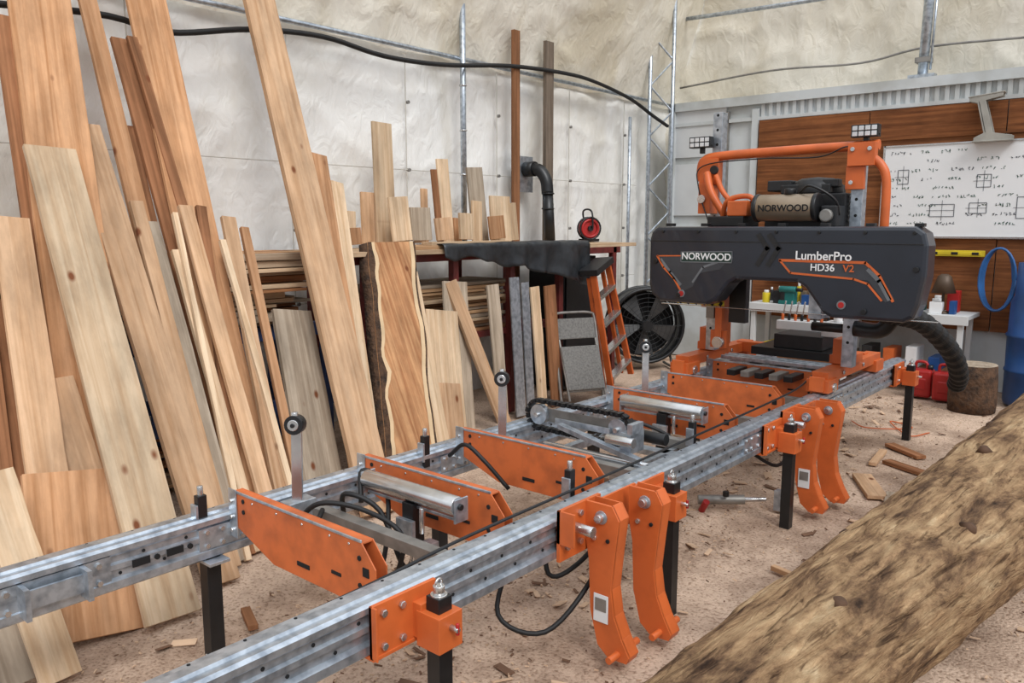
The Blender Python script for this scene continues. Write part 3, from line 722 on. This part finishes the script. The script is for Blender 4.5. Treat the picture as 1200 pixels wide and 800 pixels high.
# cover
g=G('blade_cover',sm_,.022)
out=[(-2.80,1.63),(-2.84,1.60),(-2.855,1.55),(-2.855,1.24),(-2.83,1.17),(-2.77,1.13),(-2.42,1.125),(-2.36,1.15),(-2.27,1.27),(-2.22,1.30),(-1.83,1.30),(-1.78,1.27),(-1.67,1.125),(-1.62,1.10),(-1.22,1.10),(-1.17,1.13),(-1.145,1.20),(-1.12,1.36),(-1.12,1.53),(-1.14,1.60),(-1.19,1.635)]
g.prism([(a,4.80,b) for a,b in out],(0,.19,0),cover_m)
g.done()
g=G('cover_trim',sm_,.002)
for x in [-2.75+.26*k for k in range(7)]:
    g.cyl((x,4.79,1.60),(x,4.802,1.60),.010,black,10);g.box((x,4.9,1.643),(.05,.05,.02),black)
for x,z in((-2.62,1.18),(-1.43,1.15),(-2.8,1.4),(-1.17,1.4)): g.cyl((x,4.785,z),(x,4.802,z),.016,black,12)
g.bb(-2.84,-2.06,4.796,4.801,1.535,1.541,blackp);g.bb(-1.98,-1.14,4.796,4.801,1.535,1.541,blackp)
def band(pts,m,y=4.797,w=.008):
    for a,b in zip(pts,pts[1:]):
        a=Vector((a[0],0,a[1]));b=Vector((b[0],0,b[1]));d=(b-a).normalized();q=Vector((-d.z,0,d.x))*w;e=d*w*.6
        g.face([g.bm.verts.new(Vector((v.x,y,v.z))) for v in(a-q-e,b-q+e,b+q+e,a+q-e)],m)
def flat(pts,m,y): g.face([g.bm.verts.new((a,y,b)) for a,b in pts],m)
gs=mat('decal_grey',(112,116,120),.4)
gd=mat('decal_charcoal',(62,65,70),.4)
flat([(-2.79,1.435),(-2.25,1.45),(-2.33,1.36),(-2.47,1.33),(-2.52,1.24),(-2.60,1.20),(-2.66,1.28),(-2.75,1.35)],gd,4.7985)
band([(-2.79,1.435),(-2.25,1.45)],orange,w=.004)
band([(-2.79,1.435),(-2.74,1.36),(-2.66,1.29),(-2.60,1.20)],orange,w=.007)
band([(-2.76,1.41),(-2.69,1.33),(-2.61,1.25)],gs,w=.010)
band([(-2.25,1.44),(-2.45,1.37),(-2.52,1.27)],gs,w=.007)
flat([(-1.94,1.43),(-1.44,1.43),(-1.36,1.37),(-1.27,1.23),(-1.32,1.21),(-1.42,1.33),(-1.86,1.35)],gd,4.7985)
band([(-1.94,1.43),(-1.44,1.43),(-1.36,1.36),(-1.28,1.22)],orange,w=.008)
band([(-1.94,1.43),(-1.87,1.355),(-1.50,1.335),(-1.42,1.31),(-1.34,1.22)],orange,w=.006)
band([(-1.42,1.39),(-1.36,1.33),(-1.30,1.23)],gs,w=.012)
flat([(-2.61,1.40),(-2.25,1.405),(-2.25,1.475),(-2.61,1.465)],mat('decal_dark_green',(34,58,52),.4),4.7965)
band([(-2.61,1.40),(-2.25,1.405),(-2.25,1.475),(-2.61,1.465),(-2.61,1.40)],gs,y=4.796,w=.003)
for dx in(0,.07):
    band([(-2.08+dx,1.58),(-2.02+dx,1.50),(-2.08+dx,1.40)],blackp,w=.016)
for x,z in((-2.60,1.19),(-1.56,1.18)): g.cyl((x,4.793,z),(x,4.80,z),.026,gs,18);g.cyl((x,4.791,z),(x,4.80,z),.018,red,16)
g.done()
text('label_left','NORWOOD',(-2.43,4.794,1.437),.062,white2,sm_)
text('label_right','LumberPro',(-1.68,4.794,1.46),.072,white2,sm_)
text('label_right_2','HD36',(-1.68,4.794,1.392),.058,white2,sm_)
text('label_right_3','V2',(-1.53,4.794,1.392),.058,orange,sm_)
# engine
g=G('engine',sm_,.008)
g.cyl((-2.20,5.06,1.75),(-1.83,5.06,1.75),.085,bronze,28);g.cyl((-2.22,5.06,1.75),(-2.19,5.06,1.75),.09,black,28);g.cyl((-1.84,5.06,1.75),(-1.81,5.06,1.75),.09,black,28)
g.cyl((-2.0,5.06,1.83),(-2.0,5.06,1.87),.035,black,16)
g.bb(-2.22,-1.70,5.2,5.55,1.62,1.84,black);g.bb(-2.12,-1.80,5.2,5.5,1.84,1.90,blackp)
g.lathe((-1.93,5.34,1.84),[(.16,0),(.16,.05),(.14,.08),(.1,.1),(.0001,.11)],blackp,28)
g.bb(-2.22,-2.06,5.22,5.42,1.86,1.93,blackp);g.bb(-1.86,-1.76,5.22,5.3,1.88,1.93,blackp)
g.bb(-1.80,-1.70,5.05,5.2,1.63,1.76,blackp);g.cyl((-1.76,5.02,1.70),(-1.76,5.06,1.70),.04,greysteel,16)
for k in range(6): g.bb(-1.715,-1.69,5.26,5.5,1.66+k*.03,1.675+k*.03,greysteel)
g.tube([(-1.95,5.08,1.84),(-1.85,5.0,1.88),(-1.72,5.05,1.8),(-1.7,5.1,1.7)],.008,black,8)
g.bb(-2.56,-2.30,5.05,5.3,1.63,1.70,black);g.bb(-2.42,-2.28,5.05,5.14,1.70,1.80,orange)
g.tube([(-2.5,5.15,1.68),(-2.44,5.1,1.80),(-2.30,5.1,1.83),(-2.24,5.12,1.78)],.018,orange,8)
g.bb(-2.46,-2.3,5.14,5.3,1.7,1.78,greysteel)
g.done()
text('tank_label','NORWOOD',(-2.01,4.973,1.745),.058,dark,sm_)
g=G('dust_hose',sm_)
pts=[(-1.42,5.1,1.12),(-1.34,5.2,1.10),(-1.27,5.4,1.05),(-1.22,5.7,.92),(-1.19,6.0,.76),(-1.20,6.25,.60),(-1.24,6.4,.5)]
g.tube(pts,.06,rubber,18,12,rf=lambda i:.064 if (i//2)%2 else .052)
g.tube([(-1.6,5.2,1.0),(-1.45,5.2,1.0),(-1.38,5.2,1.08)],.05,black,14)
g.cyl((-1.9,5.3,.98),(-1.62,5.3,.98),.03,black,12)
g.done()
g=G('control_deck',sm_,.004)
g.bb(-2.45,-1.86,5.6,6.0,.70,.76,black);g.bb(-2.3,-1.95,5.65,5.95,.76,.86,blackp)
g.bb(-2.45,-2.0,6.05,6.2,.84,.91,white)
for k in range(9): g.cyl((-2.42+k*.05,6.1,.91),(-2.40+k*.05,6.1,1.06),.006,steel,8);g.cyl((-2.42+k*.05,6.1,.91),(-2.42+k*.05,6.1,.96),.012,black if k%2 else orange,8)
g.bb(-1.98,-1.82,5.7,5.9,.86,.96,white);g.cyl((-1.9,5.8,.96),(-1.9,5.8,1.0),.03,white2,14)
for k in range(5): g.bb(-2.4+k*.1,-2.34+k*.1,5.1,5.6,.62,.66,greysteel if k%2 else black)
for k in range(3): g.bb(-2.6,-1.8,5.42+k*.06,5.44+k*.06,.67,.70,galv)
g.done()
# ---------------- far workbench
wbk=empty('workbench')
g=G('bench_top',wbk,.004)
g.bb(-3.75,-1.58,8.45,8.95,.75,.79,white);g.bb(-3.75,-1.58,8.44,8.46,.70,.79,white)
for x in(-3.7,-2.7,-1.65):
    for y in(8.5,8.9): g.bb(x-.025,x+.025,y-.025,y+.025,0,.75,white)
g.bb(-3.75,-1.6,8.5,8.9,.2,.23,W[3]);g.done()
g=G('clutter',wbk,.004)
cols=[red,blackp,white2,teal,greysteel,blue,yellow,bronze,blackp,orange]
for y0 in(8.52,8.75):
    x=-3.65
    while x<-1.75:
        w=random.uniform(.04,.13);h=random.uniform(.05,.16)+(.08 if y0>8.7 else 0);y=y0+random.uniform(0,.1);m_=random.choice(cols)
        if random.random()<.5: g.bb(x,x+w,y-.05,y+.05,.79,.79+h,m_)
        else:
            g.cyl((x+w/2,y,.79),(x+w/2,y,.79+h*.8),w*.4,m_,16);g.cyl((x+w/2,y,.79+h*.8),(x+w/2,y,.79+h),w*.25,white2,12)
        x+=w+random.uniform(.01,.06)
x=-3.6
for k in range(9):
    h=random.uniform(.08,.24);g.bb(x,x+.1,8.55,8.85,.23,.23+h,random.choice(cols));x+=.21
g.done()
g=G('power_drill',wbk,.006)
g.cyl((-3.42,8.5,.95),(-3.24,8.5,.95),.035,teal,16);g.cyl((-3.24,8.5,.95),(-3.17,8.5,.95),.02,black,12);g.box((-3.38,8.5,.87),(.045,.04,.13),blackp);g.box((-3.37,8.5,.81),(.1,.07,.04),teal);g.done()
g=G('shop_lamp',wbk)
g.lathe((-1.84,8.6,.79),[(.07,0),(.07,.02),(.012,.03),(.012,.2),(.11,.2),(.06,.36),(.03,.38)],mat('dark_brass',(84,68,54),.5,.3),20);g.done()
for x0,x1,z in((-2.1,-1.58,1.36),(-3.72,-3.0,1.05)):
    g=G('spirit_level',bevel=.003);g.bb(x0,x1,8.93,8.97,z-.03,z+.03,yellow)
    g.bb(x0+.03,x1-.03,8.925,8.935,z-.016,z+.016,yellow)
    for t in(.15,.5,.85): g.bb(x0+(x1-x0)*t-.03,x0+(x1-x0)*t+.03,8.92,8.93,z-.013,z+.013,black)
    g.done()
for x,y in((-1.92,8.36),(-1.70,8.30)):
    fc=empty('fuel_can')
    g=G('body',fc,.025);g.bb(x-.1,x+.1,y-.08,y+.08,0,.27,red);g.bb(x-.07,x+.07,y-.085,y+.085,.06,.2,red);g.done()
    g=G('handle',fc);g.tube([(x-.06,y,.26),(x-.05,y,.33),(x+.03,y,.33),(x+.05,y,.26)],.014,red,8);g.cyl((x+.07,y,.26),(x+.07,y,.31),.025,black,12);g.done()
g=G('blue_barrel')
g.lathe((-1.0,8.62,0),[(.27,0),(.28,.03),(.28,.3),(.29,.31),(.29,.33),(.28,.34),(.285,.62),(.295,.63),(.295,.65),(.28,.66),(.275,.95),(.25,1.0),(.24,1.3),(.0001,1.3)],blue,36);g.done()
g=G('coiled_air_hose')
P=[]
for k in range(60):
    t=k/59*5*2*math.pi;P.append((-1.44+(.12+.004*k/6)*math.cos(t),8.9-.001*k,1.12+.30*math.sin(t)))
g.tube(P,.011,mat('blue_hose',(52,104,164),.4),8,2)
g.done()
g=G('tree_stump')
n=24;c=[]
for zz in(0,.12,.3,.42):
    c.append([g.bm.verts.new((-1.42+(.19+.02*noise.noise(Vector((math.cos(k*.26)*2,math.sin(k*.26)*2,zz*3))))*math.cos(k*2*math.pi/n),8.0+.19*math.sin(k*2*math.pi/n),zz)) for k in range(n)])
for j in range(3):
    for k in range(n): g.face([c[j][k],c[j][(k+1)%n],c[j+1][(k+1)%n],c[j+1][k]],bark_m,True)
g.face(c[-1],W[4]);g.face(c[0][::-1],bark_m);g.done()
g=G('extension_cord')
g.tube([(-2.1,6.9,.0),(-1.95,6.75,.0),(-1.75,6.85,.0),(-1.65,7.0,.0),(-1.85,7.1,.0),(-1.6,6.7,.0),(-1.5,6.9,.0)],.005,orange,6)
g.done()
for x,y,l,w,a,mi in((-1.45,5.2,.45,.12,.5,0),(-1.22,5.0,.3,.16,.2,4),(-1.35,5.75,.4,.08,1.1,3),(-1.6,5.9,.4,.05,.1,0),(-1.05,5.3,.22,.16,.8,4),(-1.5,6.2,.35,.08,.9,3),(-2.35,2.35,.3,.03,.4,3),(-2.9,1.7,.18,.04,1.2,3),(-2.2,3.9,.3,.05,.9,0),(-1.2,4.3,.2,.03,.4,3),(-1.35,3.6,.16,.03,1.3,0)):
    g=G('wood_scrap',bevel=.003);g.box((0,0,0),(w,.025,l),W[mi]);g.done(Matrix.Translation((x,y,.006))@Euler((math.pi/2,0,a),'XYZ').to_matrix().to_4x4())
# ---------------- log
m,nt,b=newmat('debarked_log');N=nt.nodes.new;L=nt.links.new
b.inputs['Roughness'].default_value=.85;b.inputs['Specular IOR Level'].default_value=.2
tc=N('ShaderNodeTexCoord');rt=N('ShaderNodeMapping');rt.inputs['Rotation'].default_value=(0,0,math.radians(7));L(tc.outputs['Object'],rt.inputs[0])
mp=N('ShaderNodeMapping');mp.inputs['Scale'].default_value=(7,2.6,7);L(rt.outputs[0],mp.inputs[0])
n1=N('ShaderNodeTexNoise');n1.inputs['Scale'].default_value=1.0;n1.inputs['Detail'].default_value=13;n1.inputs['Roughness'].default_value=.74;n1.inputs['Distortion'].default_value=.3;L(mp.outputs[0],n1.inputs['Vector'])
r=N('ShaderNodeValToRGB');e=r.color_ramp.elements;e[0].position=.34;e[0].color=lin((64,48,38));e[1].position=.68;e[1].color=lin((216,190,152))
q=e.new(.43);q.color=lin((122,94,70));q=e.new(.50);q.color=lin((164,132,98));q=e.new(.58);q.color=lin((190,158,120))
L(n1.outputs['Fac'],r.inputs['Fac'])
mp2=N('ShaderNodeMapping');mp2.inputs['Scale'].default_value=(26,2.4,26);L(rt.outputs[0],mp2.inputs[0])
n2=N('ShaderNodeTexNoise');n2.inputs['Scale'].default_value=1.4;n2.inputs['Detail'].default_value=9;n2.inputs['Roughness'].default_value=.65;n2.inputs['Distortion'].default_value=.6;L(mp2.outputs[0],n2.inputs['Vector'])
r2=N('ShaderNodeValToRGB');r2.color_ramp.elements[0].position=.37;r2.color_ramp.elements[0].color=(.26,.22,.2,1);r2.color_ramp.elements[1].position=.45;r2.color_ramp.elements[1].color=(1,1,1,1);L(n2.outputs['Fac'],r2.inputs['Fac'])
mx=N('ShaderNodeMix');mx.data_type='RGBA';mx.blend_type='MULTIPLY';mx.inputs[0].default_value=.85;L(r.outputs[0],mx.inputs[6]);L(r2.outputs[0],mx.inputs[7]);L(mx.outputs[2],b.inputs['Base Color'])
bp=N('ShaderNodeBump');bp.inputs['Strength'].default_value=1;bp.inputs['Distance'].default_value=.05;L(n2.outputs['Fac'],bp.inputs['Height']);L(bp.outputs['Normal'],b.inputs['Normal'])
logm=m
g=G('log')
nr,na=360,150;rows=[]
for i in range(nr+1):
    t=i/nr;y=.7+5.6*t;x=-1.065+.122*(y-.7);r0=.175+.039*(y-.7)
    row=[]
    for k in range(na):
        a=k*2*math.pi/na
        q=Vector((math.cos(a)*1.2,y*1.1,math.sin(a)*1.2))
        rg=(1-abs(noise.noise(Vector((math.cos(a)*3.2,y*1.3,math.sin(a)*3.2)))))**8
        fl=max(0,noise.noise(Vector((math.cos(a)*5,y*4,math.sin(a)*5)))-.15)
        rr=r0*(1+.06*noise.noise(q)+.03*noise.noise(q*3))+.007*noise.noise(q*9)-.014*rg+.02*fl
        row.append(g.bm.verts.new((x+rr*math.cos(a),y,r0*.97+rr*math.sin(a))))
    rows.append(row)
for i in range(nr):
    for k in range(na): g.face([rows[i][k],rows[i][(k+1)%na],rows[i+1][(k+1)%na],rows[i+1][k]],logm,True)
g.face(rows[0][::-1],W[4]);g.face(rows[-1],W[4])
knotm=mat('knot',(84,58,38),.8,0,.2,30)
for y,a in((1.6,1.9),(2.5,1.2),(3.1,2.3),(3.4,.9),(4.2,1.7),(2.0,.7),(4.8,2.2)):
    x=-1.065+.122*(y-.7);r0=.175+.039*(y-.7);d=Vector((math.cos(a),0,math.sin(a)));c=Vector((x,y,r0))
    g.cyl(c+d*r0*.9,c+d*(r0*1.01),.04,knotm,14,r2=.014)
g.done()
# ---------------- camera, world, light
cam=bpy.data.cameras.new('camera');co=bpy.data.objects.new('camera',cam);S.collection.objects.link(co)
cam.sensor_width=36;cam.lens=28.2;co.location=(0,0,1.65);co.rotation_euler=(math.radians(90-8.35),0,math.radians(40.4));cam.clip_start=.05
S.camera=co
w=bpy.data.worlds.new('world');S.world=w;w.use_nodes=True;nt=w.node_tree;N=nt.nodes.new;L=nt.links.new
bg=nt.nodes['Background'];tc=N('ShaderNodeTexCoord');sp=N('ShaderNodeSeparateXYZ');L(tc.outputs['Generated'],sp.inputs[0])
mr=N('ShaderNodeMapRange');mr.inputs[1].default_value=-1;mr.inputs[2].default_value=1;L(sp.outputs['Z'],mr.inputs[0])
r=N('ShaderNodeValToRGB');e=r.color_ramp.elements;e[0].position=.45;e[0].color=(.24,.23,.22,1);e[1].position=.85;e[1].color=(.92,.97,1.04,1);q=e.new(.52);q.color=(.42,.44,.47,1)
L(mr.outputs[0],r.inputs['Fac']);L(r.outputs[0],bg.inputs['Color']);bg.inputs['Strength'].default_value=1.35
sd=bpy.data.lights.new('sun','SUN');so=bpy.data.objects.new('sun',sd);S.collection.objects.link(so);sd.energy=1.8;sd.angle=math.radians(22);sd.color=(1,.99,.975)
so.rotation_euler=Vector((.62,-.35,.72)).to_track_quat('Z','Y').to_euler()
